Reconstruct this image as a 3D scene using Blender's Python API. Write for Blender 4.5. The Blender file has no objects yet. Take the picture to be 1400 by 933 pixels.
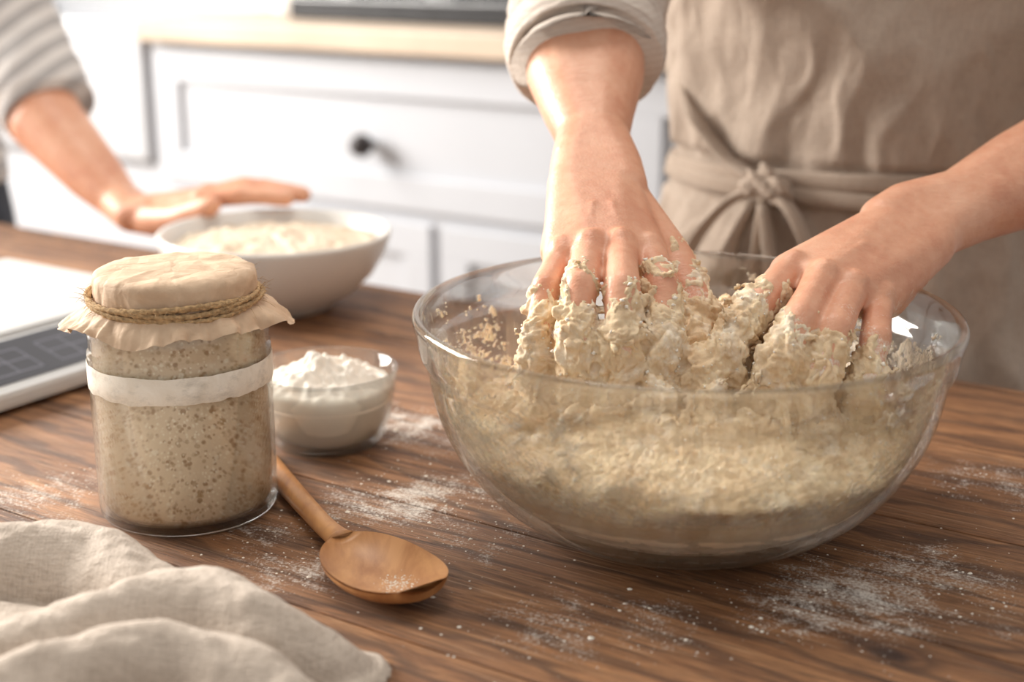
import bpy, bmesh, math, random
from mathutils import Vector, Matrix, noise
random.seed(7)
PI=math.pi
scn=bpy.context.scene
COL=bpy.context.collection
# room frame: e runs along the table planks / cabinets, n points to the back wall
ANG=math.radians(-33)
E=Vector((math.cos(ANG),math.sin(ANG),0)); N=Vector((-math.sin(ANG),math.cos(ANG),0))
def RM(a,b,z=0): return E*a+N*b+Vector((0,0,z))
FLOOR=-.75
# ---------------------------------------------------------------- helpers
def empty(name):
    o=bpy.data.objects.new(name,None); COL.objects.link(o); o.empty_display_size=.05; return o
def mk(name,verts,faces,mat=None,parent=None,smooth=True,sub=0):
    me=bpy.data.meshes.new(name); me.from_pydata([tuple(v) for v in verts],[],faces); me.validate(); me.update()
    bm=bmesh.new(); bm.from_mesh(me); bmesh.ops.recalc_face_normals(bm,faces=bm.faces); bm.to_mesh(me); bm.free()
    o=bpy.data.objects.new(name,me); COL.objects.link(o)
    if mat: me.materials.append(mat)
    if smooth:
        for p in me.polygons: p.use_smooth=True
    if sub:
        m=o.modifiers.new("s","SUBSURF"); m.levels=sub; m.render_levels=sub
    if parent: o.parent=parent
    return o
def grid_faces(nu,nv,cu=False,cv=False,off=0):
    f=[]
    for i in range(nu if cu else nu-1):
        for j in range(nv if cv else nv-1):
            a=i*nv+j; b=((i+1)%nu)*nv+j; c=((i+1)%nu)*nv+(j+1)%nv; d=i*nv+(j+1)%nv
            f.append((off+a,off+b,off+c,off+d))
    return f
def lathe(name,prof,c,mat,parent=None,seg=96,fn=None,sub=0,closed=False):
    v=[];n=len(prof)
    for i in range(seg):
        th=2*PI*i/seg
        for j,(r,z) in enumerate(prof):
            rr,zz=(r,z) if fn is None else fn(r,z,th,j)
            rr=max(rr,.00005)
            v.append((c[0]+rr*math.cos(th),c[1]+rr*math.sin(th),c[2]+zz))
    o=mk(name,v,grid_faces(seg,n,True,closed),mat,parent,sub=sub)
    bm=bmesh.new(); bm.from_mesh(o.data); bmesh.ops.remove_doubles(bm,verts=bm.verts,dist=.0002)
    bmesh.ops.recalc_face_normals(bm,faces=bm.faces); bm.to_mesh(o.data); bm.free()
    for p in o.data.polygons: p.use_smooth=True
    return o
def catmull(P,n):
    P=[tuple(p) for p in P]; k=len(P[0]); out=[]
    Q=[tuple(2*P[0][i]-P[1][i] for i in range(k))]+P+[tuple(2*P[-1][i]-P[-2][i] for i in range(k))]
    for s in range(len(P)-1):
        for q in range(n):
            t=q/n; a,b,c,d=Q[s:s+4]
            out.append(tuple(.5*((2*b[i])+(-a[i]+c[i])*t+(2*a[i]-5*b[i]+4*c[i]-d[i])*t*t+(-a[i]+3*b[i]-3*c[i]+d[i])*t**3) for i in range(k)))
    out.append(P[-1]); return out
def tube(name,path,mat,parent=None,seg=20,n=6,up=(0,0,1),fn=None,cap=True):
    """path: (x,y,z,ra,rb): ra along the side vector, rb along the other"""
    pts=catmull(path,n); V=[];up=Vector(up)
    for i,p in enumerate(pts):
        a=Vector(pts[max(i-1,0)][:3]); b=Vector(pts[min(i+1,len(pts)-1)][:3]); t=(b-a).normalized()
        s=up.cross(t)
        s=s.normalized() if s.length>1e-4 else Vector((1,0,0)); w=t.cross(s)
        for j in range(seg):
            th=2*PI*j/seg; k=1.0 if fn is None else fn(i/(len(pts)-1),th)
            V.append(Vector(p[:3])+s*(math.cos(th)*p[3]*k)+w*(math.sin(th)*p[4]*k))
    F=grid_faces(len(pts),seg,False,True)
    if cap: F+= [tuple(range(seg))[::-1], tuple(range((len(pts)-1)*seg,len(pts)*seg))]
    return mk(name,V,F,mat,parent)
def box(name,a0,a1,b0,b1,z0,z1,mat,parent=None,bev=.003,rm=True):
    """box in the room frame"""
    bm=bmesh.new(); bmesh.ops.create_cube(bm,size=1)
    bmesh.ops.scale(bm,verts=bm.verts,vec=(a1-a0,b1-b0,z1-z0))
    if bev: bmesh.ops.bevel(bm,geom=bm.edges[:]+bm.verts[:],offset=bev,segments=2,affect='EDGES',profile=.6)
    me=bpy.data.meshes.new(name); bm.to_mesh(me); bm.free()
    o=bpy.data.objects.new(name,me); COL.objects.link(o); me.materials.append(mat)
    o.location=RM((a0+a1)/2,(b0+b1)/2,(z0+z1)/2); o.rotation_euler=(0,0,ANG)
    if parent: o.parent=parent
    return o
def evalmesh(o):
    bpy.context.view_layer.update()
    dg=bpy.context.evaluated_depsgraph_get()
    me=bpy.data.meshes.new_from_object(o.evaluated_get(dg)); return me
def hull(bm,sph,sub=2):
    """convex hull of spheres -> appended into bm"""
    b=bmesh.new()
    for (c,r) in sph:
        bmesh.ops.create_icosphere(b,subdivisions=sub,radius=r,matrix=Matrix.Translation(c))
    res=bmesh.ops.convex_hull(b,input=b.verts)
    dead=[g for g in res['geom_interior'] if isinstance(g,bmesh.types.BMVert)]
    bmesh.ops.delete(b,geom=list(set(dead)),context='VERTS')
    me=bpy.data.meshes.new("t"); b.to_mesh(me); b.free(); bm.from_mesh(me); bpy.data.meshes.remove(me)
def remesh_obj(name,bm,voxel,mat,parent,smooth_it=0,smooth_f=.5):
    me=bpy.data.meshes.new(name); bm.to_mesh(me); bm.free()
    t=bpy.data.objects.new(name+"_t",me); COL.objects.link(t)
    m=t.modifiers.new("r","REMESH"); m.mode='VOXEL'; m.voxel_size=voxel; m.use_smooth_shade=True
    if smooth_it:
        s=t.modifiers.new("s","SMOOTH"); s.factor=smooth_f; s.iterations=smooth_it
    me2=evalmesh(t); me2.name=name
    bpy.data.objects.remove(t)
    o=bpy.data.objects.new(name,me2); COL.objects.link(o)
    me2.materials.clear(); me2.materials.append(mat)
    for p in me2.polygons: p.use_smooth=True; p.material_index=0
    if parent: o.parent=parent
    return o
def fbm(p,s,o=3):
    v=0;a=1;t=0
    for i in range(o):
        v+=a*noise.noise(p*s); t+=a; a*=.5; s*=2.03
    return v/t
def lerp(a,b,t): return a+(b-a)*t
def clamp(x,a=0,b=1): return max(a,min(b,x))
# ---------------------------------------------------------------- materials
class NT:
    def __init__(s,name):
        s.m=bpy.data.materials.new(name); s.m.use_nodes=True; s.t=s.m.node_tree; s.n=s.t.nodes
        s.b=s.n["Principled BSDF"]; s.out=s.n["Material Output"]
    def add(s,t,**k):
        x=s.n.new(t)
        for a,b in k.items(): setattr(x,a,b)
        return x
    def l(s,a,b): s.t.links.new(a,b)
    def coord(s,scale=(1,1,1),kind='Object',rot=(0,0,0)):
        c=s.add('ShaderNodeTexCoord'); m=s.add('ShaderNodeMapping'); m.inputs['Scale'].default_value=scale; m.inputs['Rotation'].default_value=rot
        s.l(c.outputs[kind],m.inputs[0]); return m.outputs[0]
    def noise(s,co,scale,detail=4,rough=.5,dist=0):
        x=s.add('ShaderNodeTexNoise'); x.inputs['Scale'].default_value=scale; x.inputs['Detail'].default_value=detail
        x.inputs['Roughness'].default_value=rough; x.inputs['Distortion'].default_value=dist
        s.l(co,x.inputs['Vector']); return x.outputs['Fac']
    def ramp(s,f,stops):
        r=s.add('ShaderNodeValToRGB'); e=r.color_ramp.elements
        while len(e)<len(stops): e.new(.5)
        for q,(p,c) in zip(e,stops):
            q.position=p; q.color=(c,c,c,1) if not isinstance(c,tuple) else c+(1,)
        s.l(f,r.inputs[0]); return r.outputs[0]
    def mix(s,f,a,b,bt='MIX'):
        x=s.add('ShaderNodeMix',data_type='RGBA',blend_type=bt)
        for i,v in ((0,f),(6,a),(7,b)):
            if isinstance(v,(float,int)): x.inputs[i].default_value=v
            elif isinstance(v,tuple): x.inputs[i].default_value=v+(1,)
            else: s.l(v,x.inputs[i])
        return x.outputs[2]
    def math(s,op,a,b=0):
        x=s.add('ShaderNodeMath',operation=op)
        for i,v in ((0,a),(1,b)):
            if isinstance(v,(float,int)): x.inputs[i].default_value=v
            else: s.l(v,x.inputs[i])
        return x.outputs[0]
    def bump(s,h,st=.3,d=.001,prev=None):
        b=s.add('ShaderNodeBump'); b.inputs['Strength'].default_value=st; b.inputs['Distance'].default_value=d
        s.l(h,b.inputs['Height'])
        if prev is not None: s.l(prev,b.inputs['Normal'])
        s.l(b.outputs[0],s.b.inputs['Normal']); return b.outputs[0]
    def col(s,c):
        if isinstance(c,tuple): s.b.inputs['Base Color'].default_value=c+(1,)
        else: s.l(c,s.b.inputs['Base Color'])
    def set(s,**k):
        for a,b in k.items(): s.b.inputs[a.replace('_',' ')].default_value=b
def simple(name,c,rough=.5,var=.06,sc=30,metal=0,bump=0):
    m=NT(name); co=m.coord(); f=m.noise(co,sc)
    lo=tuple(x*(1-var) for x in c); hi=tuple(min(1,x*(1+var)) for x in c)
    m.col(m.ramp(f,[(.3,lo),(.7,hi)])); m.set(Roughness=rough,Metallic=metal)
    if bump: m.bump(f,bump,.001)
    return m.m
def fabric(name,c,dark,weave=900,stripe=None,rough=.9,noise_sc=14,wr=0.0,cross=0):
    m=NT(name); co=m.coord()
    f=m.noise(co,noise_sc,5,.6); slub=m.noise(m.coord((1,1,14)),90,3); slub2=m.noise(m.coord((10,10,1)),90,3)
    base=m.mix(m.ramp(f,[(.3,0.),(.7,1.)]),dark,c)
    base=m.mix(.36,base,m.ramp(slub,[(.35,dark),(.65,c)])); base=m.mix(.36,base,m.ramp(slub2,[(.35,dark),(.65,c)]))
    if stripe:
        w=m.add('ShaderNodeTexWave',wave_type='BANDS',bands_direction='Z'); w.inputs['Scale'].default_value=stripe[0]; w.inputs['Distortion'].default_value=.4
        m.l(m.coord(rot=stripe[3]),w.inputs['Vector']); base=m.mix(m.ramp(w.outputs['Fac'],[(.45,0.),(.6,stripe[2])]),base,stripe[1])
    wv=None
    if cross:
        for sc in ((1,12,1),(12,1,1)):
            q=m.noise(m.coord(sc,rot=(0,0,.5)),cross,2,.5)
            wv=q if wv is None else m.math('ADD',wv,q)
        wv=m.math('MULTIPLY',wv,.5)
        base=m.mix(.5,base,m.ramp(wv,[(.38,(.68,.65,.62)),(.58,(1.15,1.15,1.15))]),'MULTIPLY')
    m.col(base); m.set(Roughness=rough); m.b.inputs['Sheen Weight'].default_value=.12
    b=m.bump(m.noise(co,weave,2),.5,.0006)
    if wv is not None: b=m.bump(wv,.6,.0010,b)
    b=m.bump(m.math('ADD',slub,slub2),.55,.0013,b)
    if wr: m.bump(m.noise(m.coord((1,1,.5)),26,4,.55,.8),wr,.006,b)
    return m.m
def glass(name,tint=(.985,.995,.99),mixt=.5):
    m=NT(name)
    g=m.add('ShaderNodeBsdfGlass'); g.inputs['IOR'].default_value=1.45; g.inputs['Roughness'].default_value=0.0; g.inputs['Color'].default_value=tint+(1,)
    t=m.add('ShaderNodeBsdfTransparent'); t.inputs['Color'].default_value=(.99,.995,.99,1)
    gl=m.add('ShaderNodeBsdfGlossy'); gl.inputs['Roughness'].default_value=.02
    lw=m.add('ShaderNodeLayerWeight'); lw.inputs[0].default_value=.5
    fr=m.math('ADD',m.math('MULTIPLY',m.math('POWER',lw.outputs['Facing'],4.0),.5),.045)
    th=m.add('ShaderNodeMixShader'); m.l(fr,th.inputs[0]); m.l(t.outputs[0],th.inputs[1]); m.l(gl.outputs[0],th.inputs[2])
    f=m.noise(m.coord(),3,1); r=m.ramp(f,[(0,mixt),(1,mixt+.02)])
    x=m.add('ShaderNodeMixShader'); m.l(r,x.inputs[0]); m.l(g.outputs[0],x.inputs[1]); m.l(th.outputs[0],x.inputs[2])
    m.l(x.outputs[0],m.out.inputs[0]); return m.m
# wood table top with flour dusting
def wood_table():
    m=NT("table_wood")
    info=m.add('ShaderNodeObjectInfo')
    geo=m.add('ShaderNodeNewGeometry')
    mp=m.add('ShaderNodeMapping'); mp.inputs['Rotation'].default_value=(0,0,-ANG); m.l(geo.outputs['Position'],mp.inputs[0])
    addv=m.add('ShaderNodeVectorMath',operation='MULTIPLY_ADD'); m.l(info.outputs['Random'],addv.inputs[0]); addv.inputs[1].default_value=(7,3,5); m.l(mp.outputs[0],addv.inputs[2])
    def mapv(sc,rot=0):
        q=m.add('ShaderNodeMapping'); q.inputs['Scale'].default_value=sc; q.inputs['Rotation'].default_value=(0,0,rot); m.l(addv.outputs[0],q.inputs[0]); return q.outputs[0]
    g0=m.noise(mapv((1,2.5,1)),5,5,.6,.8)
    g1=m.noise(mapv((1.3,9,1)),4,7,.66,2.2)
    g2=m.noise(mapv((2.6,52,1)),5,7,.75,1.4)
    g3=m.noise(mapv((9,300,1)),3,3,.7)
    pore=m.noise(mapv((14,420,1)),2,2,.6)
    w=m.add('ShaderNodeTexWave',wave_type='BANDS',bands_direction='Y'); w.inputs['Scale'].default_value=11; w.inputs['Distortion'].default_value=16; w.inputs['Detail'].default_value=5; w.inputs['Detail Scale'].default_value=.6; w.inputs['Detail Roughness'].default_value=.65
    m.l(mapv((.30,1,1)),w.inputs['Vector'])
    c1=m.ramp(g1,[(.25,(.108,.041,.014)),(.42,(.235,.102,.038)),(.56,(.38,.183,.077)),(.75,(.54,.298,.146))])
    c1=m.mix(m.ramp(g0,[(.35,.7),(.6,0.)]),c1,(.175,.075,.030))
    c2=m.mix(m.math('MULTIPLY',m.ramp(w.outputs['Fac'],[(.0,1.),(.28,0.)]),.68),c1,(.070,.027,.010))
    c3=m.mix(.65,c2,m.ramp(g2,[(.34,(.28,.25,.22)),(.50,(.95,.95,.95)),(.7,(1.4,1.38,1.35))]),'MULTIPLY')
    c4=m.mix(.55,c3,m.ramp(g3,[(.35,(.40,.37,.34)),(.55,(1.1,1.08,1.05))]),'MULTIPLY')
    c4=m.mix(m.ramp(pore,[(.64,0.),(.70,.8)]),c4,(.028,.011,.005))
    for rt,sc in ((.10,(3,260,1)),(-.22,(5,330,1)),(.9,(6,300,1))):
        s1=m.noise(mapv(sc,rt),2.3,1,.5); c4=m.mix(m.ramp(s1,[(.72,0.),(.75,.5)]),c4,(.55,.36,.22))
    kn=None
    for (x,y,r) in KNOTS:
        d=m.add('ShaderNodeVectorMath',operation='DISTANCE')
        wv=m.add('ShaderNodeVectorMath',operation='MULTIPLY'); m.l(mp.outputs[0],wv.inputs[0]); wv.inputs[1].default_value=(.55,1,0)
        m.l(wv.outputs[0],d.inputs[0]); d.inputs[1].default_value=(x*.55,y,0)
        dd=m.math('ADD',d.outputs['Value'],m.math('MULTIPLY',m.noise(geo.outputs['Position'],60,3),r*.6))
        k=m.ramp(m.math('DIVIDE',dd,r*2),[(.25,1.),(.5,.25),(.62,.55),(.9,0.)])
        kn=k if kn is None else m.math('MAXIMUM',kn,k)
    c4=m.mix(kn,c4,(.04,.014,.006))
    tint=m.ramp(info.outputs['Random'],[(0,(.87,.85,.82)),(1,(1.12,1.09,1.06))])
    c5=m.mix(1.0,c4,tint,'MULTIPLY')
    mask=None
    for (x,y,r,s) in FLOUR:
        d=m.add('ShaderNodeVectorMath',operation='DISTANCE'); m.l(geo.outputs['Position'],d.inputs[0]); d.inputs[1].default_value=(x,y,0)
        mr=m.add('ShaderNodeMapRange'); mr.interpolation_type='SMOOTHSTEP'; m.l(d.outputs['Value'],mr.inputs[0])
        mr.inputs[1].default_value=0; mr.inputs[2].default_value=r*1.45; mr.inputs[3].default_value=s; mr.inputs[4].default_value=0
        mask=mr.outputs[0] if mask is None else m.math('MAXIMUM',mask,mr.outputs[0])
    n1=m.noise(geo.outputs['Position'],34,5,.65,1.2); n2=m.noise(geo.outputs['Position'],520,3,.75); n3=m.noise(mapv((2,9,1)),16,4,.6,.5)
    q=m.math('ADD',m.math('MULTIPLY',mask,.30),m.math('MULTIPLY',n1,.75)); q=m.math('ADD',q,m.math('MULTIPLY',n2,.85)); q=m.math('ADD',q,m.math('MULTIPLY',n3,.35))
    fm=m.ramp(m.math('SUBTRACT',q,.50),[(.66,0.),(.90,.85)])
    fm=m.math('MULTIPLY',fm,m.ramp(mask,[(.0,0.),(.25,1.)]))
    m.col(m.mix(fm,c5,(.84,.78,.71)))
    r=m.ramp(g2,[(.3,.72),(.7,.50)]); rr=m.mix(fm,r,(.9,.9,.9)); m.l(rr,m.b.inputs['Roughness'])
    b=m.bump(g2,.7,.0020); b=m.bump(g3,.45,.0008,b); b=m.bump(g1,.35,.003,b)
    m.bump(fm,.4,.0008,b)
    return m.m
def room2(x,y): return (E.x*x+E.y*y, N.x*x+N.y*y)
kx,ky=room2(.170,.572); KNOTS=[(kx,ky,.010)]
kx,ky=room2(.25,.60); KNOTS.append((kx,ky,.005))
FLOUR=[(.171,.631,.055,1),(.14,.615,.04,.9),(.21,.656,.045,.8),(-.058,.752,.045,1),(-.088,.745,.04,.9),(-.02,.765,.035,.7),(.027,.597,.045,.65),(.06,.60,.04,.5),
       (-.067,.883,.06,.9),(-.03,.85,.05,.8),(.285,.78,.045,.7),(-.268,.757,.055,.8),(-.22,.80,.05,.6),(-.105,.66,.035,.8),(-.13,.70,.035,.6),(.25,.60,.04,.4),(-.02,.70,.04,.5)]
M_wood=wood_table()
M_white=simple("cabinet_white",(.445,.46,.495),.5,.02,5)
M_wall=simple("wall_paint",(.58,.58,.59),.7,.03,4)
M_tile=simple("floor_boards",(.36,.25,.17),.5,.2,3)
M_counter=simple("counter_oak",(.48,.38,.29),.5,.15,6)
M_black=simple("black_enamel",(.02,.02,.022),.25,.2,20)
M_knob=simple("dark_bronze",(.025,.018,.018),.45,.2,40,0)
M_ceram=simple("white_ceramic",(.72,.70,.67),.28,.02,10)
M_sink=simple("sink_ceramic",(.44,.45,.475),.3,.02,10)
M_glass=glass("clear_glass",mixt=.60)
M_jarglass=glass("jar_glass",mixt=.6)
def paper():
    m=NT("kraft_paper"); co=m.coord(); f=m.noise(co,60,5,.6,.5); g=m.noise(co,600,3)
    m.col(m.mix(m.ramp(f,[(.3,0.),(.7,1.)]),(.50,.34,.22),(.65,.475,.325))); m.set(Roughness=.75)
    v=m.add('ShaderNodeTexVoronoi',feature='DISTANCE_TO_EDGE'); v.inputs['Scale'].default_value=48; m.l(co,v.inputs['Vector'])
    b=m.bump(m.ramp(v.outputs['Distance'],[(0,0.),(.25,1.)]),.45,.0014); b=m.bump(f,.6,.0018,b); m.bump(g,.2,.0004,b); return m.m
M_paper=paper()
M_twine=simple("jute_twine",(.44,.29,.15),.95,.4,500,0,.6)
M_apron=fabric("apron_linen",(.52,.42,.34),(.36,.28,.22),wr=.7)
M_apron2=fabric("apron_strap_linen",(.47,.375,.30),(.34,.26,.20))
M_shirt=fabric("shirt_cotton",(.64,.55,.475),(.54,.45,.385),stripe=(70,(.73,.66,.59),.22,(0,.2,0)),wr=.3)
M_towel=fabric("towel_linen",(.60,.51,.43),(.45,.37,.30),weave=500,noise_sc=20,wr=.5,cross=130)
M_sweater=fabric("sweater_knit",(.74,.70,.67),(.64,.60,.57),stripe=(15,(.30,.28,.28),.7,(0,.7,0)),weave=500)
M_trouser=simple("dark_denim",(.045,.05,.065),.9,.3,60)
def skin():
    m=NT("skin"); co=m.coord(); geo=m.add('ShaderNodeNewGeometry')
    f=m.noise(co,28,4,.55); g=m.noise(co,160,4,.6)
    c=m.ramp(f,[(.3,(.57,.24,.135)),(.5,(.69,.34,.205)),(.72,(.77,.43,.28))])
    c=m.mix(.2,c,m.ramp(g,[(.3,(.57,.20,.13)),(.7,(.82,.5,.36))]))
    sx=m.add('ShaderNodeSeparateXYZ'); m.l(geo.outputs['Position'],sx.inputs[0])
    n=m.noise(co,70,5,.65,.4); n2=m.noise(co,600,3,.6)
    mr=m.add('ShaderNodeMapRange'); m.l(sx.outputs['Z'],mr.inputs[0]); mr.inputs[1].default_value=.145; mr.inputs[2].default_value=.100; mr.inputs[3].default_value=0; mr.inputs[4].default_value=.24
    yy=m.add('ShaderNodeMapRange'); m.l(sx.outputs['Y'],yy.inputs[0]); yy.inputs[1].default_value=.9; yy.inputs[2].default_value=.85
    q=m.math('ADD',m.math('MULTIPLY',n,.6),m.math('MULTIPLY',n2,.35)); q=m.math('ADD',q,mr.outputs[0])
    fm=m.math('MULTIPLY',m.ramp(q,[(.64,0.),(.78,.85)]),yy.outputs[0])
    m.col(m.mix(fm,c,(.87,.79,.68))); m.set(Roughness=.44)
    m.b.inputs['Subsurface Weight'].default_value=.15; m.b.inputs['Subsurface Radius'].default_value=(.012,.005,.003); m.b.inputs['Subsurface Scale'].default_value=.4
    v=m.add('ShaderNodeTexVoronoi'); v.inputs['Scale'].default_value=650; m.l(co,v.inputs['Vector'])
    b=m.bump(v.outputs['Distance'],.18,.0005); m.bump(m.noise(m.coord((1,3,3)),110,4,.6),.35,.0012,b)
    return m.m
M_skin=skin()
def dough(name,c1,c2,bs=.6,alpha=False,low=None):
    m=NT(name); co=m.coord(); f=m.noise(co,60,6,.65,.3); g=m.noise(co,500,4,.6)
    c=m.mix(m.ramp(f,[(.35,0.),(.65,1.)]),c1,c2)
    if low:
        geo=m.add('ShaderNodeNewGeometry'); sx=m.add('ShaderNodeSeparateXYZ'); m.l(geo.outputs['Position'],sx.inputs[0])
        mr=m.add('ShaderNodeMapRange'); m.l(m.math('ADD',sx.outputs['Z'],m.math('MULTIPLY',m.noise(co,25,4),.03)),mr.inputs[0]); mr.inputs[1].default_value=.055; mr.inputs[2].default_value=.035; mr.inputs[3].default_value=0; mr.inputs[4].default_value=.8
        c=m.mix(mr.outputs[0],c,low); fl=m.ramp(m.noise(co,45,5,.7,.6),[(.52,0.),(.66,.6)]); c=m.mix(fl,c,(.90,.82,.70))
    m.col(c); m.set(Roughness=.7)
    m.b.inputs['Subsurface Weight'].default_value=.10; m.b.inputs['Subsurface Radius'].default_value=(.01,.006,.003); m.b.inputs['Subsurface Scale'].default_value=.3
    v=m.add('ShaderNodeTexVoronoi'); v.inputs['Scale'].default_value=260; m.l(co,v.inputs['Vector'])
    b=m.bump(f,bs,.002); b=m.bump(v.outputs['Distance'],.25,.0010,b); m.bump(g,.5,.0009,b)
    if alpha: m.l(m.ramp(m.noise(co,90,5,.7,.8),[(.38,.05),(.62,.9)]),m.b.inputs['Alpha'])
    return m.m
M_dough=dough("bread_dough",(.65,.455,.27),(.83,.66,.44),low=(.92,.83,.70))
M_smear=dough("dough_smear",(.80,.68,.51),(.90,.82,.69),.3,True)
M_flour=simple("flour",(.84,.78,.69),.95,.05,60,0,.6)
M_oats=dough("oat_mix",(.60,.47,.34),(.80,.69,.55))
def starter():
    m=NT("sourdough_starter"); co=m.coord()
    f=m.noise(co,18,4); base=m.ramp(f,[(.3,(.70,.53,.36)),(.7,(.82,.665,.48))])
    for sc,th,c,k in ((330,.24,(.42,.24,.12),.75),(250,.24,(.46,.29,.15),.6),(190,.22,(.36,.20,.09),.8),(110,.15,(.42,.25,.11),.8),(420,.24,(.92,.82,.66),.7),(170,.17,(.92,.83,.68),.6)):
        v=m.add('ShaderNodeTexVoronoi'); v.inputs['Scale'].default_value=sc; v.inputs['Randomness'].default_value=1
        mp=m.add('ShaderNodeMapping'); mp.inputs['Location'].default_value=(sc*.013,k,sc*.02); m.l(co,mp.inputs[0])
        m.l(mp.outputs[0],v.inputs['Vector'])
        gate=m.ramp(m.noise(co,sc*.5,1),[(.42,0.),(.52,k)])
        base=m.mix(m.math('MULTIPLY',m.ramp(v.outputs['Distance'],[(th,1.),(th+.12,0.)]),gate),base,c)
    m.col(base); m.set(Roughness=.6)
    m.bump(m.noise(co,150,4),.4,.001); return m.m
M_starter=starter()
def band():
    m=NT("flour_band"); co=m.coord(); f=m.noise(co,90,5,.7,.6)
    m.col(m.ramp(f,[(.3,(.78,.70,.59)),(.7,(.88,.82,.73))])); m.set(Roughness=.85)
    m.l(m.ramp(m.noise(m.coord((1,1,2)),60,5,.7),[(.30,.65),(.52,.97)]),m.b.inputs['Alpha']); m.bump(f,.4,.001); return m.m
M_band=band()
def spoonwood():
    m=NT("spoon_wood"); h=m.noise(m.coord((30,12,8),rot=(0,0,.43)),3,5,.6,.4)
    m.col(m.mix(m.ramp(h,[(.35,0.),(.65,1.)]),(.38,.16,.055),(.58,.29,.115))); m.set(Roughness=.42); m.bump(h,.15,.0006); return m.m
M_spoon=spoonwood()
M_scale=simple("scale_plastic",(.58,.58,.575),.35,.02,8)
M_panel=simple("scale_panel_dark",(.045,.045,.055),.35,.1,10)
M_line=simple("scale_print",(.18,.18,.22),.5,.05,10)
# ---------------------------------------------------------------- room
box("floor",-3.3,3.2,-2.0,2.5,FLOOR-.05,FLOOR,M_tile,bev=0)
box("wall_back",-3.3,3.2,2.46,2.56,FLOOR,1.85,M_wall,bev=0)
wl=empty("wall_left")
for nm,b0,b1,z0,z1 in (("low",-2.0,2.46,FLOOR,.25),("high",-2.0,2.46,1.55,1.85),("pier_1",1.3,2.46,.25,1.55),("pier_2",-2.0,-.7,.25,1.55)):
    box(nm,-3.3,-3.2,b0,b1,z0,z1,M_wall,wl,bev=0)
wn=empty("window_1")
for nm,b0,b1,z0,z1 in (("sill",-.75,1.35,.22,.27),("head",-.75,1.35,1.53,1.58),("jamb_1",-.73,-.67,.25,1.55),("jamb_2",1.27,1.33,.25,1.55),("mullion",.28,.33,.27,1.53)):
    box(nm,-3.26,-3.17,b0,b1,z0,z1,M_white,wn)
# ---------------------------------------------------------------- base cabinets + counter
cab=empty("kitchen_cabinets")
FB=1.83
box("carcass",-1.975,1.6,FB+.007,2.455,FLOOR+.1,.125,M_white,cab,bev=0)
box("plinth",-1.975,1.6,FB+.07,2.45,FLOOR,FLOOR+.1,M_white,cab)
def shaker(nm,a0,a1,z0,z1,knob=None):
    fw=.055
    for q,(x0,x1,y0,y1) in enumerate(((a0,a1,z1-fw,z1),(a0,a1,z0,z0+fw),(a0,a0+fw,z0+fw,z1-fw),(a1-fw,a1,z0+fw,z1-fw))):
        box(nm+"_rail_%d"%q,x0,x1,FB-.003,FB+.01,y0,y1,M_white,cab,bev=.002)
    if knob:
        c=RM(knob[0],FB,knob[1])
        bm=bmesh.new()
        hull(bm,[(c,.008),(c-N*.02,.009)]); hull(bm,[(c-N*.024,.020),(c-N*.031,.017)])
        me=bpy.data.meshes.new(nm+"_knob"); bm.to_mesh(me); bm.free(); o=bpy.data.objects.new(nm+"_knob",me); COL.objects.link(o); me.materials.append(M_knob); o.parent=cab
shaker("drawer_1",-1.955,-1.005,-.125,.112,(-1.465,-.022))
shaker("drawer_2",-.985,-.05,-.125,.112,(-.52,-.02))
shaker("drawer_3",-.03,.9,-.125,.112,(.43,-.02))
shaker("drawer_a",-1.955,-1.345,-.40,-.145)
shaker("drawer_b",-1.325,-.70,-.40,-.145)
shaker("door_a",-1.955,-1.345,FLOOR+.11,-.42,(-1.40,-.48))
shaker("door_b",-1.325,-.70,FLOOR+.11,-.42,(-1.27,-.48))
shaker("door_c",-.68,-.06,FLOOR+.11,-.145,(-.62,-.22))
shaker("door_d",-.04,.6,FLOOR+.11,-.145,(0.02,-.22))
box("worktop",-1.975,1.6,FB-.03,2.455,.127,.165,M_counter,cab,bev=.004)
sk=empty("farmhouse_sink")
box("cabinet",-2.9,-1.976,FB+.01,2.455,FLOOR,-.10,M_white,sk)
box("apron_front",-2.85,-1.977,FB-.012,FB+.02,-.095,.16,M_sink,sk,bev=.010)
box("side_1",-2.85,-2.80,FB+.02,2.35,-.095,.16,M_sink,sk,bev=.01)
box("side_2",-2.05,-1.977,FB+.02,2.35,-.095,.16,M_sink,sk,bev=.01)
box("rear",-2.85,-2.0,2.32,2.40,-.095,.16,M_sink,sk,bev=.01)
box("basin_floor",-2.82,-2.03,FB,2.35,-.095,-.05,M_sink,sk,bev=.005)
ck=empty("cooktop")
box("body",-1.72,-.80,1.93,2.40,.166,.205,M_black,ck,bev=.006)
for i,a in enumerate((-1.58,-1.37,-1.16,-.94)):
    for j,b in enumerate((2.03,2.28)):
        box("grate_%d_%d"%(i,j),a-.08,a+.08,b-.006,b+.006,.205,.23,M_black,ck,bev=.002)
        box("grate_c%d_%d"%(i,j),a-.006,a+.006,b-.09,b+.09,.205,.23,M_black,ck,bev=.002)
        lathe("burner_%d_%d"%(i,j),[(0,.2),(.04,.2),(.04,.217),(.03,.221),(0,.221)],RM(a,b,0),M_black,ck,seg=24)
for k,(a,b,r,h) in enumerate(((-1.80,2.05,.05,.11),(-1.92,2.22,.045,.14))):
    lathe("ceramic_canister",[(0,0),(r*.85,0),(r,.01),(r,h),(r*.9,h+.01),(r*.9,h-.01),(0,h-.01)],RM(a,b,.165),M_ceram,seg=40)
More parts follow.
